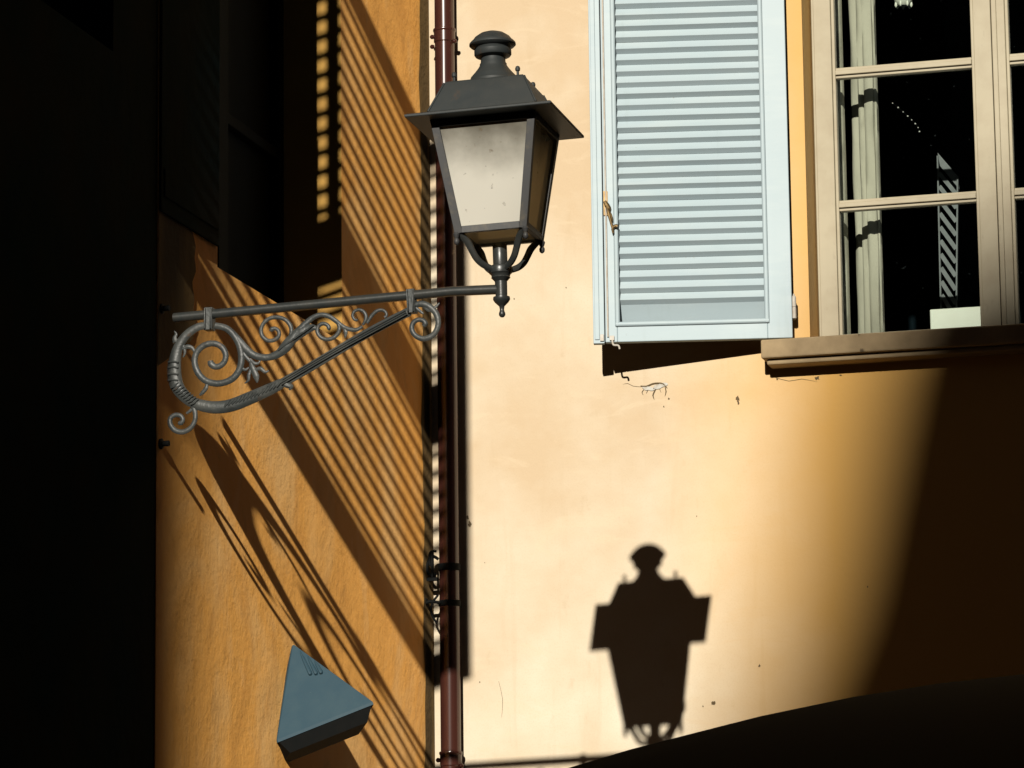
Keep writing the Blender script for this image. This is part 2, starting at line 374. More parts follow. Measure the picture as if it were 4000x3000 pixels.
f.add([SM @ Vector(p) for p in ((o0-.002,-.0105,ZB+.1485),(o1+.002,-.0105,ZB+.1485),(o1+.002,-.052,ZB+.072),(o0-.002,-.052,ZB+.072),(o1+.002,-.0175,ZB+.070),(o0-.002,-.0175,ZB+.070))], [(0,1,2,3),(3,2,4,5)])
f.build('bottom_panel', M['shutter'], sh, world=True)
f = MB(); f.box(0, .0425, -.014, .020, ZB-.004, ZT, SM); f.box(.006, .024, .0205, .0245, ZB+.01, ZT-.01, SM)
f.build('meeting_strip', M['shutter'], sh, bevel=.003, world=True)
f = MB()                               # thin locking rod in the seam with its foot
f.tube([SM @ Vector((.056, .022, ZB+.02)), SM @ Vector((.056, .022, ZT-.05))], .0035, n=8, smooth_steps=1)
f.build('locking_rod', M['hinge'], sh, world=True)
f = MB(); f.box(.026, .040, .0205, .027, ZB+.004, ZB+.030, SM); f.build('bolt_foot', M['hinge'], sh, bevel=.001, world=True)
f = MB(); f.box(.062, .080, .0185, .027, ZB+.006, ZB+.024, SM)
f.tube([SM @ Vector((.072,.022,ZB+.012)), SM @ Vector((.076,.03,ZB-.012)), SM @ Vector((.095,.03,ZB-.016)), SM @ Vector((.100,.03,ZB-.03))], .004, n=8)
f.build('bolt_foot', M['hinge'], sh, bevel=.001, world=True)
f = MB()                               # hanging brass catch
q = lambda u, v, n=.026: SM @ Vector((u, n, v))
f.box(.047, .063, .0185, .024, 4.745, 4.84, SM)
f.tube([q(.052,4.80), q(.060,4.785), q(.068,4.77), q(.064,4.755)], [.006,.010,.009,.005], n=8)
f.tube([q(.060,4.78), q(.066,4.755,.032), q(.072,4.73,.034), q(.078,4.705,.034), q(.083,4.690,.034)], [.006,.007,.006,.005,.006], n=8)
f.tube([q(.066,4.765), q(.076,4.742,.03), q(.080,4.72,.03)], [.004,.005,.003], n=8)
f.tube([q(.082,4.694,.034), q(.094,4.700,.036), q(.100,4.697,.036)], [.006,.007,.008], n=8)
f.tube([q(.081,4.69,.034), q(.083,4.672,.034)], [.006,.004], n=8, smooth_steps=1)
f.build('catch', M['brass'], sh, world=True)
for zc in (4.372, 5.95):
    f = MB(); c = SM @ Vector((ul+.008, .004, zc))
    f.lathe([(.004,-.046),(.0085,-.043),(.0085,-.002),(.0065,-.0015),(.0065,.0015),(.0085,.002),(.0085,.040),(.004,.045),(.003,.052)], c, n=14)
    f.box(ul+.002, ul+.014, -.055, -.0035, zc-.04, zc-.006, SM)
    f.build('hinge', M['hinge'], sh, world=True)
# broken plaster under the shutter
def blob(mb, cx, cz, rx, rz, y, n=16, jag=.35, ang=0):
    vs = [(cx, y, cz)]
    for i in range(n):
        a = 2*PI*i/n; k = 1+random.uniform(-jag, jag)
        dx, dz = rx*k*math.cos(a), rz*k*math.sin(a)
        vs.append((cx+dx*math.cos(ang)-dz*math.sin(ang), y, cz+dx*math.sin(ang)+dz*math.cos(ang)))
    mb.add(vs, [(0, i+1, (i+1) % n + 1) for i in range(n)])
f = MB(); blob(f, .912, 4.110, .030, .0085, -.0035, jag=.3, ang=.22); blob(f, .872, 4.104, .022, .0085, -.0035, jag=.3, ang=-.15); f.build('bare_patch', M['chip'], house, world=True)
def crack(pts, r=.0012):
    f = MB(); f.tube([(x, -.002, z) for x, z in pts], [r]+[r*1.4]*(len(pts)-2)+[r*.4], n=5, smooth_steps=2); f.build('crack', M['crack'], house, world=True)
crack([(.84,4.115),(.862,4.112),(.885,4.120),(.905,4.122),(.93,4.118),(.945,4.10)], .0022)
crack([(.855,4.103),(.845,4.09),(.85,4.08)]); crack([(.90,4.10),(.893,4.088),(.888,4.075),(.893,4.06)], .0018); crack([(.935,4.112),(.94,4.088),(.935,4.07)], .0016)
crack([(.84,4.112),(.81,4.117),(.79,4.128),(.77,4.126)], .0005)
crack([(.87,4.10),(.862,4.085)], .0015); crack([(.915,4.10),(.92,4.085)], .0013)
for x, z, rr in ((1.22,4.045,.006),(1.222,4.03,.0045),(1.375,4.11,.003),(.142,3.64,.006),(.152,3.61,.007),(.150,3.622,.004),(.95,4.06,.003),(.93,4.03,.002),(1.10,2.885,.006),(1.06,2.875,.003),(1.28,3.02,.003),(1.7,3.3,.003),(.55,4.52,.002),(.34,4.49,.0025),(1.53,4.105,.008),(1.62,4.11,.004),(.185,3.0,.003),(.21,3.46,.002),(.75,3.35,.002),(1.05,3.6,.002)):
    f = MB(); blob(f, x, z, rr, rr*random.uniform(.8,1.8), -.002, n=9, jag=.5); f.build('stain', M['crack'], house, world=True)

for pts in ([(.30,5.35),(.31,5.27),(.305,5.2),(.315,5.1)], [(1.36,4.12),(1.42,4.10),(1.47,4.105),(1.53,4.09)], [(.26,3.0),(.275,2.93),(.27,2.86)]):
    crack(pts, .0005)
# ------------------------------------------------------------------ curtain, and reflections in the glass built as things in the room
def curtain(prof, label):
    cur = MB(); nz = 70; vs = []; fs = []; k = len(prof)
    for j in range(nz+1):
        z = 4.0+2.42*j/nz
        for i, (x, y) in enumerate(prof):
            wob = .003*math.sin(z*7+i*.9)+.002*math.sin(z*17+i*2.1)
            vs.append((x+.5*wob*(.4+.6*math.sin(i)), y+wob, z))
    for j in range(nz):
        for i in range(k-1):
            fs.append((j*k+i, j*k+i+1, (j+1)*k+i+1, (j+1)*k+i))
    cur.add(vs, fs, True)
    tag(cur.build('curtain', M['curtain'], angle=60), label, 'curtain')
curtain([(1.563,.372),(1.568,.350),(1.576,.343),(1.586,.344),(1.592,.356),(1.595,.38)], 'narrow single fold of ivory curtain right beside the left window frame')
curtain([(1.609,.47),(1.611,.445),(1.618,.436),(1.630,.430),(1.645,.432),(1.6475,.41),(1.649,.385),(1.656,.376),(1.668,.374),(1.673,.376),(1.6755,.37),(1.678,.352),(1.690,.345),(1.704,.345),(1.716,.342),(1.7185,.352),(1.721,.342),(1.728,.345),(1.730,.375)], 'wider ivory curtain hanging in several folds behind the window glass')
t = thing('reflection_ladder', 'ladder shaped reflection in the window glass, built as slanting grey slats', 'reflection', (1.92,.9,4.44))  # striped reflection in the pane, modelled as solid slats
P = lambda x, z: Vector((x, .9, z))
def edgeL(z): return 1.871+(z-4.505)*.010
def edgeR(z): return 1.933+(z-4.505)*.042
f = MB(); f.bar(P(edgeL(4.46),4.46), P(edgeL(5.15),5.15), .006, .02); f.bar(P(edgeR(4.46),4.46), P(edgeR(5.06),5.06), .006, .02); f.build('reflection_rail', M['reflection'], t, world=True)
f = MB(); f.add([P(1.877,5.165), P(1.885,5.11), P(1.958,5.01), P(1.957,5.06)], [(0,1,2,3)])
f.add([p+Vector((0,.015,0)) for p in (P(1.877,5.165), P(1.885,5.11), P(1.958,5.01), P(1.957,5.06))], [(0,1,2,3)])
f.build('reflection_cap', M['reflection'], t, world=True)
z = 4.47; f = MB()
while z < 5.06:
    za, zb = z+.05, z-.045
    f.bar(P(edgeL(za)+.004, za), P(edgeR(zb)-.004, zb), .017, .012); z += .056
f.build('reflection_slats', M['reflection'], t, world=True)
for lab, xa, xb, yy in (('bright reflection in the left casement glass, built as a white box behind it', 1.828, 2.10, .88), ('bright reflection in the right casement glass at the right edge, built as a white box', 2.272, 2.60, .88)):  # bright reflections in the glass, modelled as white boxes
    f = MB(); f.box(xa, xb, yy, yy+.12, 4.425, 4.517); o = f.build('reflection_box', M['white'], bevel=.004); tag(o, lab, 'box', 'bright reflections built as white boxes')
t = thing('reflection_dots', 'slanting dotted reflection in the window glass, built as pale beads', 'dotted reflection', (1.75,.9,5.3))  # dotted reflection highlight, modelled as beads on a cord
f = MB(); pts = [(1.700,5.385),(1.722,5.365),(1.742,5.345),(1.760,5.326),(1.776,5.309),(1.790,5.292),(1.801,5.275),(1.806,5.258)]
f.tube([P(*p) for p in pts], .0008, n=5); f.build('cord', M['blackiron'], t, world=True)
for i, p in enumerate(pts):
    f = MB(); rr = .0026+.001*(i % 2); c = P(*p)
    f.lathe([(.0003,-rr),(rr*.8,-rr*.6),(rr,0),(rr*.8,rr*.6),(.0003,rr)], c, n=8); f.build('bead', M['bead'], t, world=True)  # beads stand in for the dots of the reflection
t = thing('glass_blob', 'small white blob in the glass at the top of the window, built as a pendant', 'lamp', (1.755,.9,5.80))  # white blob in the glass, built as a pendant shape
f = MB(); f.lathe([(.02,-.025),(.036,-.01),(.045,.03),(.04,.07),(.015,.1),(.01,.11)], (1.757,.9,5.815), n=14)
for i in range(7):
    a = i*.9; f.lathe([(.001,-.02),(.006,-.012),(.004,.0),(.001,.006)], (1.757+.032*math.cos(a), .9+.032*math.sin(a), 5.802), n=7)
f.build('shade', M['white'], t, world=True)
f = MB(); f.tube([(1.757,.9,5.92),(1.757,.9,6.74)], .004, n=6, smooth_steps=1); f.build('cord', M['blackiron'], t, world=True)

# ------------------------------------------------------------------ the orange house (wall x = 0 running towards the camera)
KW = .018                              # the left fronts are not quite square to the cream one
def lean(mb):
    for p in mb.v: p.x -= KW*p.y
    return mb
oh = thing('house', 'orange plastered house on the left, half in shadow, crossed by louvre shadows', 'house', (0, -3, 0))
OP = [(-2.56,-1.185,4.125,6.55)]      # window opening: y0, y1, z0, z1
YS = -3.13                             # where the added shade-dark front begins
w = MB()
ys = [YS, OP[0][0], OP[0][1], 0.0]; zs = [0, OP[0][2], OP[0][3], 9.2]
for i in range(3):
    for j in range(3):
        ym = (ys[i]+ys[i+1])/2; zm = (zs[j]+zs[j+1])/2
        if any(a < ym < b and c < zm < d for a, b, c, d in OP): continue
        w.quad((0,ys[i],zs[j]),(0,ys[i+1],zs[j]),(0,ys[i+1],zs[j+1]),(0,ys[i],zs[j+1]))
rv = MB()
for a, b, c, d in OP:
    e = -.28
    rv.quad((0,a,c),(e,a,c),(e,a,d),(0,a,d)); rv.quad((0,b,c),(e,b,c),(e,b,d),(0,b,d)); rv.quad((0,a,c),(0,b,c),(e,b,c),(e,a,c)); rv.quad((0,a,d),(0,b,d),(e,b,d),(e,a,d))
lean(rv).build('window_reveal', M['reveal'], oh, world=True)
w.quad((0,0.001,0),(0,0.001,9.2),(-7,0.001,9.2),(-7,0.001,0)); w.quad((-7,0,0),(-7,YS,0),(-7,YS,9.2),(-7,0,9.2))
lean(w).build('wall', M['orange'], oh, world=True)
r = MB(); r.box(-7.3, .03, YS, -.0, 9.2, 9.32); lean(r).build('roof', M['tile'], oh, world=True)
def dark_window(house_, a, b, c, d):
    f = MB(); x = -.22
    f.box(x-.05, x, a, a+.06, c, d); f.box(x-.05, x, b-.06, b, c, d); f.box(x-.05, x, a+.06, b-.06, c, c+.07); f.box(x-.05, x, a+.06, b-.06, d-.07, d)
    f.box(x-.049, x+.004, (a+b)/2-.05, (a+b)/2+.05, c+.07, d-.07)
    for zz in (c+.7, c+1.35): f.box(x-.045, x-.004, a+.06, b-.06, zz-.02, zz+.02)
    wo = lean(f).build('window', M['dark'], house_, bevel=.003, world=True)
    f = MB(); f.box(x-.04, x-.036, a+.06, b-.06, c+.07, d-.07); lean(f).build('pane', M['dark'], wo, world=True)
dark_window(oh, *OP[0])
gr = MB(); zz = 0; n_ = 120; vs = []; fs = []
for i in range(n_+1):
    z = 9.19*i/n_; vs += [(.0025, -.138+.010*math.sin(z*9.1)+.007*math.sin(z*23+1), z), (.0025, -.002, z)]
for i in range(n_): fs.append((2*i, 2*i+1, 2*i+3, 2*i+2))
gr.add(vs, fs); lean(gr).build('stain_shade_strip', M['grime_shade'], oh, world=True)
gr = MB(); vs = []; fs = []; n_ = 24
for i in range(n_+1):                  # dark sheet painting the shade below the added board
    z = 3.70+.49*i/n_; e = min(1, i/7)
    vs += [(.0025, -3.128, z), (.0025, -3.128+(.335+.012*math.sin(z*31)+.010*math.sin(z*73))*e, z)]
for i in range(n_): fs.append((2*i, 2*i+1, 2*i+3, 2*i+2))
gr.add(vs, fs); lean(gr).build('stain_shade_strip', M['grime_shade'], oh, world=True)
f = MB()                               # added flat shutter board, dark in place of the shade on plain wall
ya, yb, za, zb = -3.129, -2.575, 4.19, 6.54
f.box(.003, .012, ya, yb, za, zb)
for z0_, z1_ in ((za+.05, za+.14), (5.3, 5.42), (zb-.14, zb-.05)): f.box(.0121, .017, ya+.02, yb-.02, z0_, z1_)
lean(f).build('shutter', M['darkwall'], oh, bevel=.002, world=True)  # added board, stands in for the shade on plain wall
# added front flush with the orange one; deep shade put into its colour
dh = thing('house', 'shaded left wall between the bracket and the left edge, its shade put into the colour', 'house', (0, -4.7, 0))
a, b, c, d = -4.62, -3.52, 4.60, 6.85
w = MB(); ys = [-9.0, a, b, YS-.001]; zs = [0, c, d, 9.0]; e = -.28; X = -.004
for i in range(3):
    for j in range(3):
        if i == 1 and j == 1: continue
        w.quad((X,ys[i],zs[j]),(X,ys[i+1],zs[j]),(X,ys[i+1],zs[j+1]),(X,ys[i],zs[j+1]))
w.quad((X,a,c),(e,a,c),(e,a,d),(X,a,d)); w.quad((X,b,c),(e,b,c),(e,b,d),(X,b,d)); w.quad((X,a,c),(X,b,c),(e,b,c),(e,a,c)); w.quad((X,a,d),(X,b,d),(e,b,d),(e,a,d))
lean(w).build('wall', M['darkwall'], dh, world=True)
r = MB(); r.box(-7.3, .03, -9.0, YS-.001, 9.005, 9.12); lean(r).build('roof', M['tile'], dh, world=True)
dark_window(dh, a, b, c, d)
# louvred shutter leaf swung out from the upper window; its shadow rakes along the wall
LA = R(38); HY = -4.70; LW = .576
LM = Matrix.Translation((.085, HY, 0)) @ Matrix(((math.cos(LA), -math.sin(LA), 0, 0),(math.sin(LA), math.cos(LA), 0, 0),(0,0,1,0),(0,0,0,1)))
LZ = 4.680; LH = 2.16
f = MB(); h = .018
f.box(.012, .075, -h, h, LZ, LZ+LH, LM); f.box(LW-.084, LW, -h, h, LZ, LZ+LH, LM)
f.box(.075, LW-.084, -h, h, LZ, LZ+.135, LM); f.box(.075, LW-.084, -h, h, LZ+LH-.10, LZ+LH, LM); f.box(.075, LW-.084, -h, h, LZ+.945, LZ+1.19, LM)
f.box(.244, .290, -h+.001, h-.001, LZ+1.19, LZ+LH-.10, LM)
lf = f.build('shutter', M['dark'], dh, bevel=.002, world=True)
f = MB()
def slats(z0, z1):
    n = round((z1-z0)/.0715); p = (z1-z0)/n
    for i in range(n):
        T = LM @ Matrix.Translation((0, 0, z0+p*(i+.5))) @ Euler((R(-47), 0, 0)).to_matrix().to_4x4()
        f.box(.07, LW-.078, -.0285, .0285, -.0048, .0048, T)
slats(LZ+.135, LZ+.945); f.build('louvre_panel', M['dark'], lf, world=True)
f = MB(); slats(LZ+1.19, LZ+LH-.10); f.build('louvre_panel', M['dark'], lf, world=True)

# unseen added neighbour house: steps shaped to shade the wall, coloured dark
nh = thing('house', 'unseen neighbouring house added at the left, stepped to shade the wall', 'house', (0, -11, 0))
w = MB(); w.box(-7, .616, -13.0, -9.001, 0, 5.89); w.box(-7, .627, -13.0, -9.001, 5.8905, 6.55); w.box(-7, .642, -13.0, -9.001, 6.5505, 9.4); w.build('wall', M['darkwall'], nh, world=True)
r = MB(); r.box(-7.2, .642, -13.1, -9.0, 9.402, 9.52); r.build('roof', M['tile'], nh, world=True)

# ------------------------------------------------------------------ drainpipe in the corner
dp = thing('drainpipe', 'glossy dark brown drainpipe running down the corner between the two walls', 'drainpipe', (.084, -.06, .14))
f = MB(); f.lathe([(.039,.14),(.039,9.3)], (.084,-.06,0), n=32, cap=False); f.build('pipe', M['pipe'], dp, world=True)
for zc in (5.555, 2.705, 7.9):
    f = MB(); f.lathe([(.0392,-.030),(.0425,-.026),(.0425,.014),(.0445,.016),(.0455,.021),(.0445,.026),(.0392,.028)], (.084,-.06,zc), n=32, cap=False)
    cl = f.build('joint', M['pipe'], dp, world=True)
    for sx, dz in ((-1,-.005),(1,-.03),(-1,-.045)):
        f = MB(); f.lathe([(.001,-.008),(.007,-.007),(.009,-.002),(.009,.004),(.004,.009),(.001,.01)], (.084+sx*.046,-.075,zc+dz), n=10, axis=(sx,-.6,0))
        f.build('screw', M['pipe'], cl, world=True)
f = MB()                                # clamp with bent hooks on the corner side
f.lathe([(.0395,-.014),(.043,-.012),(.043,.012),(.0395,.014)], (.084,-.06,3.44), n=28, cap=False)
f.tube([(.05,-.09,3.47),(.03,-.10,3.48),(.012,-.10,3.46),(.006,-.10,3.43),(.02,-.10,3.41),(.045,-.095,3.415)], [.006,.007,.006,.007,.006,.006], n=8)
f.tube([(.045,-.10,3.50),(.022,-.105,3.495),(.02,-.105,3.45),(.035,-.105,3.44)], .005, n=8)
f.box(.008, .05, -.112, -.098, 3.385, 3.398); f.box(.026,.034,-.112,-.098,3.40,3.50)
f.build('clamp', M['blackiron'], dp, world=True)
f = MB()
f.lathe([(.0395,-.012),(.043,-.010),(.043,.010),(.0395,.012)], (.084,-.06,3.30), n=28, cap=False)
f.tube([(.06,-.10,3.30),(.02,-.11,3.305),(-.02+.021,-.115,3.30),(-.012+.02,-.115,3.318)], [.006,.007,.008,.007], n=8)
f.tube([(.05,-.10,3.33),(.03,-.108,3.30),(.025,-.108,3.26),(.045,-.10,3.22)], .0045, n=8)
f.build('clamp', M['blackiron'], dp, world=True)

# ------------------------------------------------------------------ street lamp on its scrolled bracket
LX, LY, LZc = 1.1547, -3.1, 3.8736
lamp = thing('street_lamp', 'old iron wall lantern with frosted panes on a scrolled bracket', 'street lamp', (0.02, LY, LZc-.1))
def bp(zx, zy, dy=0.0):                 # bracket drawing units -> metres in the bracket's own plane
    du = 600+zx/1.8433-1958; dv = 1100+zy/1.8433-1130
    return Vector((LX+du*.8189e-3-dv*.0092e-3, LY+dy, LZc-du*.0543e-3-dv*.7826e-3))
ZU = .8189e-3/1.8433
def sc(mb, pts, wid, flat=.75, n=10, dy=0, square=False):
    ws = [x*ZU*.65 for x in wid] if hasattr(wid, '__len__') else wid*ZU*.65
    mb.tube([bp(x, y, dy) for x, y in pts], ws, n=n, flat=flat, square=square)
f = MB()
rodp = [bp(132,268), bp(2160,70), Vector((LX-.004, LY, LZc))]
f.tube(rodp, .0150, n=20, flat=1, smooth_steps=1)
f.build('arm', M['iron'], lamp, world=True)
for (a, b, wd) in (((397,195),(397,362),78), ((1862,58),(1872,232),72)):
    f = MB(); f.tube([bp(*a), bp(*b)], wd*ZU/2, n=4, flat=1.25, smooth_steps=1, square=True)
    for e in (-.26, .26):
        k = e*wd
        f.tube([bp(a[0]+k,a[1]+6,-.021), bp(b[0]+k,b[1]-6,-.021)], 7*ZU, n=6, smooth_steps=1)
    f.build('collar', M['irongrey'], lamp, bevel=.002, world=True)
f = MB()                                # main frame: C-shaped heel running into the long stay
sc(f, [(395,330),(330,330),(262,365),(210,415),(170,480),(148,560),(140,640),(146,720),(172,790),(222,850),(280,892),(350,915),(430,928),(520,922),(600,900),(680,866),(760,832),(850,790),(930,748)],
   [40,42,46,50,56,66,78,80,74,66,62,64,68,70,72,72,70,66,56], .6, 12)
sc(f, [(925,750),(1100,650),(1300,528),(1500,406),(1700,295),(1850,218)], [50,50,50,50,50,50], .5, 8, square=True)
for off in (-13, 0, 13):
    sc(f, [(930+off*.5,748+off),(1400+off*.5,467+off),(1835+off*.5,227+off)], 8, .8, 6, dy=-.012)
sc(f, [(935,735),(965,755),(1000,772),(985,795)], [34,40,26,10], .8, 8)
f.build('stay', M['irongrey'], lamp, world=True)
f = MB()                                # acanthus leaf on the heel
for i in range(15):
    t_ = i/14; x = 540+t_*380; y = 905-t_*150+math.sin(t_*3.1)*10
    sc(f, [(x-16,y+24),(x+2,y-2),(x+26,y-34+6*math.sin(i))], [8,15,4], .8, 6, dy=-.013)
f.build('leaf_ornament', M['irongrey'], lamp, world=True)
f = MB()
for i in range(9):
    t_ = i/8; x = 150+t_*150; y = 780+t_*120
    sc(f, [(x-26,y+14),(x,y),(x+34,y-30)], [6,15,4], .8, 6, dy=-.014)
for yy in (600,640,690,735): sc(f, [(104,yy+3),(140,yy-3),(180,yy+2)], [10,13,10], .8, 6, dy=-.014)
f.build('leaf_ornament', M['irongrey'], lamp, world=True)
f = MB(); sc(f, [(150,450),(140,420),(150,390),(135,365)], [36,26,16,5], .6, 8); f.build('leaf_tip', M['irongrey'], lamp, world=True)
f = MB(); sc(f, [(200,500),(235,482),(268,490),(290,520)], [22,26,22,14], .7, 8); f.build('leaf_tip', M['irongrey'], lamp, world=True)
f = MB(); sc(f, [(385,745),(378,785),(352,820),(330,840)], [14,24,22,12], .7, 8); f.build('leaf_tip', M['irongrey'], lamp, world=True)
f = MB(); sc(f, [(200,470),(218,520),(205,560)], [22,16,8], .7, 8); f.build('leaf_tip', M['irongrey'], lamp, world=True)
f = MB()                                # big scroll
sc(f, [(440,325),(520,345),(580,400),(622,480),(635,570),(620,650),(575,712),(510,745),(440,752),(370,730),(320,680),(292,610),(296,545),(330,492),(385,462),(445,460),(495,490),(518,540),(510,590),(478,622),(440,628),(412,608),(408,585)],
   [36,37,38,38,38,38,37,36,36,36,36,35,34,34,34,34,34,33,32,32,34,38,30], .7)
f.build('scroll', M['irongrey'], lamp, world=True)
f = MB()                                # S stem from the big scroll to the stay
sc(f, [(560,375),(610,430),(660,490),(710,533),(770,556),(840,556),(905,530),(960,478),(1010,415),(1060,355),(1110,300),(1160,260),(1215,243),(1270,255),(1320,288),(1365,325),(1415,348),(1470,352),(1512,328)],
   [36,40,44,42,38,38,46,62,56,44,34,28,26,26,26,25,24,22,16], .6)
sc(f, [(905,520),(985,438),(1075,368),(1150,338),(1190,352)], [30,56,58,40,8], .55, 10)
for i in range(8):
    t_ = i/7; x = 930+t_*210; y = 495-t_*150
    sc(f, [(x-20,y+16),(x,y-4),(x+30,y-24)], [6,12,4], .8, 6, dy=-.011)
f.build('stem', M['irongrey'], lamp, world=True)
def spiral(pts, wid):
    f = MB(); sc(f, pts, wid, .75, 10); f.build('scroll', M['irongrey'], lamp, world=True)
spiral([(985,420),(998,365),(985,315),(945,276),(890,262),(835,272),(793,308),(775,358),(788,405),(828,434),(872,430),(905,402),(905,366),(882,346),(856,350),(848,366)], [20,24,24,23,23,22,22,22,22,22,22,22,22,22,26,20])
spiral([(1325,290),(1345,330),(1338,375),(1305,410),(1258,424),(1212,408),(1186,368),(1194,328),(1225,308),(1258,318),(1270,340),(1262,352)], [16,22,22,22,22,22,22,22,22,22,24,18])
spiral([(1515,318),(1535,280),(1536,245),(1515,215),(1482,206),(1452,220),(1441,250),(1456,278),(1478,282)], [14,20,20,19,18,17,17,16,14])
spiral([(1545,305),(1575,255),(1610,218),(1645,207),(1675,218),(1686,245),(1672,262)], [16,20,20,18,16,16,18])
spiral([(1885,172),(1940,162),(1995,185),(2038,230),(2056,290),(2046,350),(2010,396),(1955,416),(1902,400),(1870,358),(1872,310),(1905,280),(1945,282),(1964,306),(1950,325)], [30,36,36,34,32,31,30,30,29,28,27,26,25,28,22])
spiral([(285,925),(300,975),(297,1030),(268,1080),(215,1110),(158,1102),(120,1062),(116,1015),(150,988),(192,992),(210,1022),(196,1046),(178,1044)], [30,27,26,27,29,30,29,27,26,25,24,26,20])
f = MB()                                # palmette and leaf tips
sc(f, [(640,520),(672,560),(700,590)], [26,22,18], .6, 8)
sc(f, [(700,590),(718,640),(745,700),(752,745)], [14,34,36,6], .5, 10)
sc(f, [(695,570),(725,600),(755,602),(772,580)], [16,22,16,8], .6, 8)
sc(f, [(705,640),(690,690),(688,725),(660,750)], [14,22,16,6], .6, 8)
sc(f, [(735,650),(775,640),(808,665),(836,655)], [14,24,18,8], .6, 8)
sc(f, [(640,640),(665,650),(690,632)], [18,16,10], .6, 8)
f.build('palmette', M['irongrey'], lamp, world=True)
f = MB(); sc(f, [(1375,335),(1392,370),(1388,412)], [10,24,6], .6, 8); f.build('leaf_tip', M['irongrey'], lamp, world=True)
f = MB(); sc(f, [(1940,165),(1990,205),(2030,190),(2064,155)], [20,26,20,6], .6, 8); f.build('leaf_tip', M['irongrey'], lamp, world=True)
f = MB(); sc(f, [(1890,185),(1930,220),(1950,235)], [18,18,10], .6, 8); f.build('leaf_tip', M['irongrey'], lamp, world=True)
f = MB(); sc(f, [(235,975),(262,955),(290,925)], [14,18,20], .6, 8); f.build('leaf_tip', M['irongrey'], lamp, world=True)
for zz in (3.46, 3.885):
    f = MB(); f.lathe([(.016,0),(.016,.008),(.009,.010),(.009,.03)], (.056, LY, zz), n=12, axis=(1,0,0)); f.build('wall_fixing', M['blackiron'], lamp, world=True)

# lantern (own axis leans 1.4 degrees, turned 1.5 degrees); heights and radii in drawing units
lan = bpy.data.objects.new('lantern', None); COL.objects.link(lan); lan.parent = lamp
LMAT = Matrix.Translation((LX, LY, LZc)) @ Euler((0, R(-1.4), 0)).to_matrix().to_4x4() @ Euler((0,0,R(1.8))).to_matrix().to_4x4()
loc = WM[lamp].inverted() @ LMAT
lan.location = loc.to_translation(); lan.rotation_euler = loc.to_euler(); WM[lan] = LMAT
U = .815e-3; V = .802e-3
def L3(p): return (p[0]*U, p[1]*U, p[2]*V)
def ring(seq): return [(h*U, z*V) for h, z in seq]
f = MB(); f.square_rings(ring([(214,646),(214,656),(206,660),(192,691),(176,727),(153,779),(147,786),(124,791),(92,796),(70,800)]))
for sx in (-1,1):                        # raised seam along each hip
    for sy in (-1,1):
        f.tube([L3((sx*h,sy*h,z)) for h, z in ((206,660),(192,691),(176,727),(153,779))], 5*U, n=6, smooth_steps=1)
f.build('roof', M['roofiron'], lan, bevel=.0015)
for sx, sy in ((-1,-1),(1,-1),(1,1),(-1,1)):
    f = MB(); f.lathe([(5*U,786*V),(5*U,806*V),(9*U,809*V),(10*U,817*V),(7*U,825*V),(.5*U,828*V)], (sx*122*U, sy*122*U, 0), n=10)
    f.build('knob', M['roofiron'], lan)
f = MB(); f.square_rings(ring([(276,628),(278,631),(278,638),(270,642),(214,648)]))
f.build('eave', M['roofiron'], lan, bevel=.001)
f = MB(); f.lathe(ring([(96,797),(96,810),(89,816),(86,826),(72,842),(58,860),(51,872),(51,878),(47,884),(46,902),(52,906),(66,909),(70,915),(70,931),(66,936),(68,942),(82,947),(88,953),(87,960),(80,968),(76,970),(66,984),(46,998),(22,1006),(.5,1008)]), n=40)
f.build('finial', M['roofiron'], lan)
# tapered body frame
TB, TT = (136, 203), (199, 628)          # half width and height, bottom and top
def at(h): t_ = (h-TB[1])/(TT[1]-TB[1]); return TB[0]+(TT[0]-TB[0])*t_
f = MB()
for sx, sy in ((-1,-1),(1,-1),(1,1),(-1,1)):
    b0, b1 = at(200), at(634)
    f.bar(L3((sx*(b0-13),sy*(b0-13),200)), L3((sx*(b1-13),sy*(b1-13),634)), 29*U, 29*U)
for zz, hh in ((212, 26), (616, 30)):
    q = at(zz)-9
    for k in range(4):
        a = [(-q,-q),(q,-q),(q,q),(-q,q)][k]; b = [(q,-q),(q,q),(-q,q),(-q,-q)][k]
        nr = [(0,-1,0),(1,0,0),(0,1,0),(-1,0,0)][k]
        sh_ = Vector((b[0]-a[0], b[1]-a[1], 0)).normalized()*18
        f.bar(L3((a[0]+sh_.x,a[1]+sh_.y,zz)), L3((b[0]-sh_.x,b[1]-sh_.y,zz)), hh*V, 20*U, nr)
f.build('frame', M['lframe'], lan, bevel=.0012)
for k in range(4):
    f = MB(); q0, q1 = at(222)-11, at(606)-11
    c = [(-1,-1),(1,-1),(1,1),(-1,1)]; a = c[k]; b = c[(k+1) % 4]
    def pt(s, q, z, e): 
        return L3((s[0]*(q-(e if a[0]==b[0] or True else 0)*0), s[1]*q, z))
    f.quad(L3((a[0]*q0,a[1]*q0,222)), L3((b[0]*q0,b[1]*q0,222)), L3((b[0]*q1,b[1]*q1,606)), L3((a[0]*q1,a[1]*q1,606)))
    f.build('pane', M['sidepane'] if k in (1, 3) else M['frosted'], lan)
f = MB(); q = at(206)-22; f.quad(L3((-q,-q,209)), L3((q,-q,209)), L3((q,q,209)), L3((-q,q,209))); f.build('bottom_pane', M['sidepane'], lan)
for sx, sy in ((-1,-1),(1,-1),(1,1),(-1,1)):
    f = MB(); f.lathe(ring([(9,204),(13,196),(10,186),(7,180),(11,172),(10,162),(5,156),(.5,154)]), (sx*131*U, sy*131*U, 0), n=10)
    f.build('drop', M['lframe'], lan)
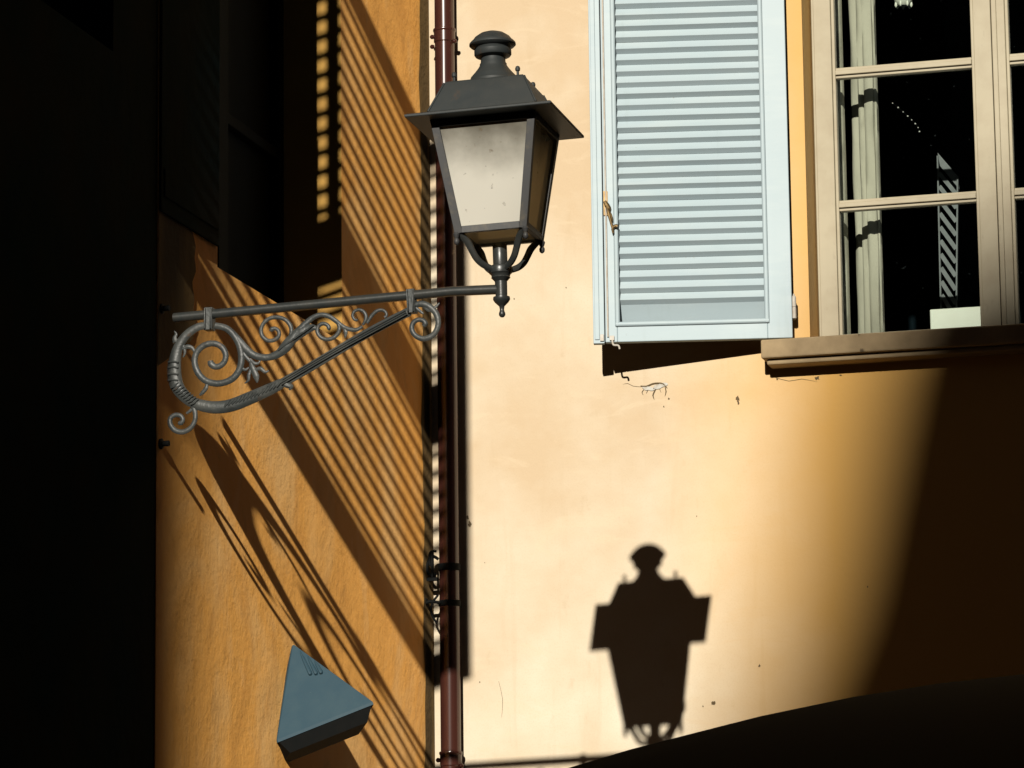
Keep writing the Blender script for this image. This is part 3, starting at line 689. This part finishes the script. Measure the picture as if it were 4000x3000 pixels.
for sx, sy in ((-1,-1),(1,-1),(1,1),(-1,1)):
    f = MB(); f.tube([L3((sx*h,sy*h,z)) for h, z in ((126,208),(112,190),(96,166),(84,136),(72,110),(54,90),(28,76))], [12*U,13*U,14*U,13*U,13*U,13*U,12*U], n=9, flat=.8)
    f.build('spider_arm', M['iron'], lan)
f = MB(); f.lathe(ring([(20,60),(27,80),(27,170),(24,175),(10,178)]), n=22)
f.build('lamp_holder', M['iron'], lan)
f = MB(); f.lathe(ring([(43,62),(45,80),(42,88),(34,92),(20,92)])[::-1] + ring([(43,62),(36,56),(34,48),(36,44),(30,38),(23,30),(22,-26),(31,-30),(32,-40),(26,-50),(16,-60),(10,-66),(8,-78),(9,-84),(12,-92),(12,-100),(7,-107),(.5,-109)]), n=28, cap=False)
f.build('socket', M['iron'], lan)

# ------------------------------------------------------------------ floodlight low on the orange wall
fl = thing('floodlight', 'blue grey pyramid shaped floodlight housing with three slots on the orange wall', 'floodlight', (.15,-1.85,2.7))
Ap = Vector((.0548,-1.84,2.9701))
FR = [((.0867,-1.8536,2.9405),(.1337,-1.8855,2.8614)), ((.1174,-1.8636,2.921),(.1555,-1.8884,2.8603)), ((.1447,-1.872,2.9053),(.1741,-1.89,2.862))]
Bq = Vector((.036,-1.95,2.6356)); Cq = Vector((.3746,-1.95,2.7516))
dv = Vector((-.09,.16,-.035)); B2, C2 = Bq+dv, Cq+dv
nb = (Cq-Bq).cross(dv).normalized()
if nb.z > 0: nb = -nb
f = MB(); lip = nb*.010
f.add([Ap,Bq,Cq,C2,B2, Bq+lip,Cq+lip,C2+lip,B2+lip], [(0,1,2),(0,2,3),(0,3,4),(0,4,1),(1,5,6,2),(2,6,7,3),(3,7,8,4),(4,8,5,1)])
f.build('housing', M['flood'], fl, bevel=.004, world=True)
cen = (Bq+Cq+C2+B2)/4
f = MB(); vs = [cen+(p-cen)*.96+lip*.9 for p in (Bq,Cq,C2,B2)] + [cen+(p-cen)*.80+nb*.055 for p in (Bq,Cq,C2,B2)]
f.add(vs, [(0,1,5,4),(1,2,6,5),(2,3,7,6),(3,0,4,7),(4,5,6,7)]); f.build('bezel', M['blackiron'], fl, world=True)
fn = (Cq-Bq).cross(Ap-Bq).normalized()
if fn.y > 0: fn = -fn
for a, b in FR:
    a = Vector(a); b = Vector(b)
    f = MB(); f.tube([a+fn*.0005, a.lerp(b,.35)+fn*.003, b+fn*.004, b+(b-a)*.06+fn*.001], [.0015,.0055,.0075,.004], n=8, smooth_steps=3)
    f.build('vent_rib', M['flood'], fl, world=True)
f = MB(); f.tube([Vector((.03,-1.93,2.64)), Vector((.024,-1.93,2.55)), Vector((.024,-1.93,2.30))], .007, n=8); f.tube([Vector((.0,-1.9,2.30)), Vector((.024,-1.93,2.30))], .010, n=8, smooth_steps=1)
f.build('cable', M['blackiron'], fl, world=True)
f = MB(); f.tube([Vector((.0,-1.72,2.66)), Vector((.06,-1.76,2.68)), Vector((.12,-1.78,2.70))], .012, n=8)
f.build('bracket', M['blackiron'], fl, world=True)

# ------------------------------------------------------------------ black parasol in the street, its canopy rising into the lower right of the picture
PX, PY, PT = 3.575, -7.5, 2.2145
par = thing('parasol', 'large black parasol with a domed canopy in the lower right corner', 'parasol', (PX, PY, 0))
n = 8; seg = 6; ringsN = 9; RAD = 1.55
f = MB(); vs = [(0,0,PT)]; fs = []
def dome(t): return PT - .035*t*.4 - .30*(t**1.9) - .0*t
for i in range(1, ringsN+1):
    t_ = i/ringsN
    for k in range(n*seg):
        a = 2*PI*k/(n*seg); sag = 1-.018*t_*math.sin(PI*(k % seg)/seg)
        vs.append((RAD*t_*sag*math.cos(a), RAD*t_*sag*math.sin(a), dome(t_)-.012*t_*math.sin(PI*(k % seg)/seg)))
m = n*seg
for k in range(m): fs.append((0, 1+k, 1+(k+1) % m))
for i in range(ringsN-1):
    for k in range(m):
        a = 1+i*m+k; b = 1+i*m+(k+1) % m; fs.append((a, a+m, b+m, b))
o = len(vs)
for k in range(m):                       # valance
    x, y, z = vs[1+(ringsN-1)*m+k]; vs.append((x*1.003, y*1.003, z-.16-.02*math.sin(PI*(k % seg)/seg)))
for k in range(m):
    a = 1+(ringsN-1)*m+k; b = 1+(ringsN-1)*m+(k+1) % m; fs.append((a, o+k, o+(k+1) % m, b))
f.add(vs, fs, True); f.build('canopy', M['canopy'], par, angle=50)
f = MB(); f.lathe([(.024,.05),(.024,PT-.03)], n=16); f.build('pole', M['blackiron'], par)
f = MB(); f.lathe([(.30,0),(.30,.05),(.05,.08),(.035,.2)], n=28); f.build('base', M['blackiron'], par)
f = MB(); f.lathe([(.02,PT-.005),(.022,PT+.004),(.0005,PT+.008)], n=14); f.build('finial', M['blackiron'], par)
for k in range(n):
    a = 2*PI*k/n
    f = MB(); f.tube([(RAD*t_*math.cos(a)*.99, RAD*t_*math.sin(a)*.99, dome(t_)-.018) for t_ in (.03,.25,.5,.75,1)], .008, n=6, smooth_steps=2); f.build('rib', M['blackiron'], par)

# ------------------------------------------------------------------ the other side of the street and an unseen building shaped to shade the right of the wall
def block(name, label, x0, x1, y0, y1, zt, m, nw, roof=True):
    t = thing(name, label, 'house', ((x0+x1)/2, y1, 0))
    f = MB(); f.box(x0, x1, y0, y1, 0, zt); f.build('wall', m, t, world=True)
    f = MB(); f.box(x0-.0, x1+.0, y0-.3, y1+.3, zt+.002, zt+.12); f.build('roof', M['tile'], t, world=True)
    k = 0
    for i in range(nw):
        xc = x0+(x1-x0)*(i+.5)/nw; z = 1.0
        while z+2.2 < zt-.4:
            f = MB(); f.box(xc-.55, xc+.55, y1+.001, y1+.06, z, z+1.9); wo = f.build('window', M['dark'], t, world=True); z += 3.1
    return t
block('house', 'tall brown house across the street, left of the gap the sun shines through', -22, .7, -36, -24, 15, M['facade2'], 7)
block('house', 'low shaded house across the street in the middle of the row', .75, 6.2, -34, -24, 9.0, M['facade1'], 2)
block('house', 'brown house across the street at the right of the row', 6.25, 24, -36, -24, 14, M['facade2'], 5)
DT = 90.0; ox, oz = .0909*DT, .382*DT
prof = [(x+ox, z+oz if z else 0) for x, z in ((1.0,0),(1.05,2.5),(1.28,2.90),(1.45,3.3),(1.56,3.6),(1.61,4.0),(1.69,4.3),(1.86,4.54),(2.5,4.85),(3.5,5.5),(6,7.2),(10,4.6),(10,0))]
ch = thing('shade_building', 'unseen brick building added far behind the street, outline shaped to shade the wall', 'shade_building', (6+ox,-DT,0))  # unseen, added; its profile is cut to cast the soft shade
f = MB(); k = len(prof)
f.add([(x,-DT,z) for x, z in prof]+[(x,-DT-14,z) for x, z in prof], [list(range(k)), list(range(k,2*k))[::-1]]+[(i,i+k,(i+1)%k+k,(i+1)%k) for i in range(k)])
f.build('wall', M['brick'], ch, world=True)
f = MB(); f.lathe([(1.4,-.1),(1.4,.1),(1.2,.1)], (6+ox,-DT+.15,22), n=28, axis=(0,1,0)); f.build('added_round_window', M['dark'], ch, world=True)
f = MB(); f.box(4.9+ox,7.1+ox,-DT+.002,-DT+.2,0,4.2); f.build('added_door', M['dark'], ch, world=True)

# ------------------------------------------------------------------ light
L = Vector((-.0909, 1, -.382)).normalized()
sd = bpy.data.lights.new('Sun', 'SUN'); sd.energy = 5.0; sd.angle = R(.46); sd.color = (1,.94,.83)
so = bpy.data.objects.new('Sun', sd); COL.objects.link(so); so.location = (5,-20,20)
so.rotation_euler = L.to_track_quat('-Z','Y').to_euler()
wd = bpy.data.worlds.new('World'); scene.world = wd; wd.use_nodes = True
nt = wd.node_tree; bg = nt.nodes['Background']; sky = nt.nodes.new('ShaderNodeTexSky'); sky.sky_type = 'NISHITA'; sky.sun_disc = False
to = -L; sky.sun_elevation = math.asin(to.z); sky.sun_rotation = math.atan2(to.x, to.y)
nt.links.new(sky.outputs[0], bg.inputs['Color']); bg.inputs['Strength'].default_value = .0045

# ------------------------------------------------------------------ camera
cd = bpy.data.cameras.new('Camera'); cam = bpy.data.objects.new('Camera', cd); COL.objects.link(cam); scene.camera = cam
cd.sensor_width = 36; cd.sensor_fit = 'HORIZONTAL'; cd.lens = 36*14650/4000; cd.clip_start = .1; cd.clip_end = 2000
cam.matrix_world = Matrix(((.96312927,.05834449,.26263649,4.15101029),(.26877956,-.16580137,-.94882425,-13.81560965),(-.01181318,.98443173,-.17536996,1.6),(0,0,0,1)))
scene.view_settings.view_transform = 'Standard'; scene.view_settings.look = 'None'; scene.view_settings.exposure = 0
scene.cycles.max_bounces = 8; scene.cycles.diffuse_bounces = 1; scene.cycles.transparent_max_bounces = 12
scene.cycles.use_denoising = True; scene.cycles.sample_clamp_indirect = .2
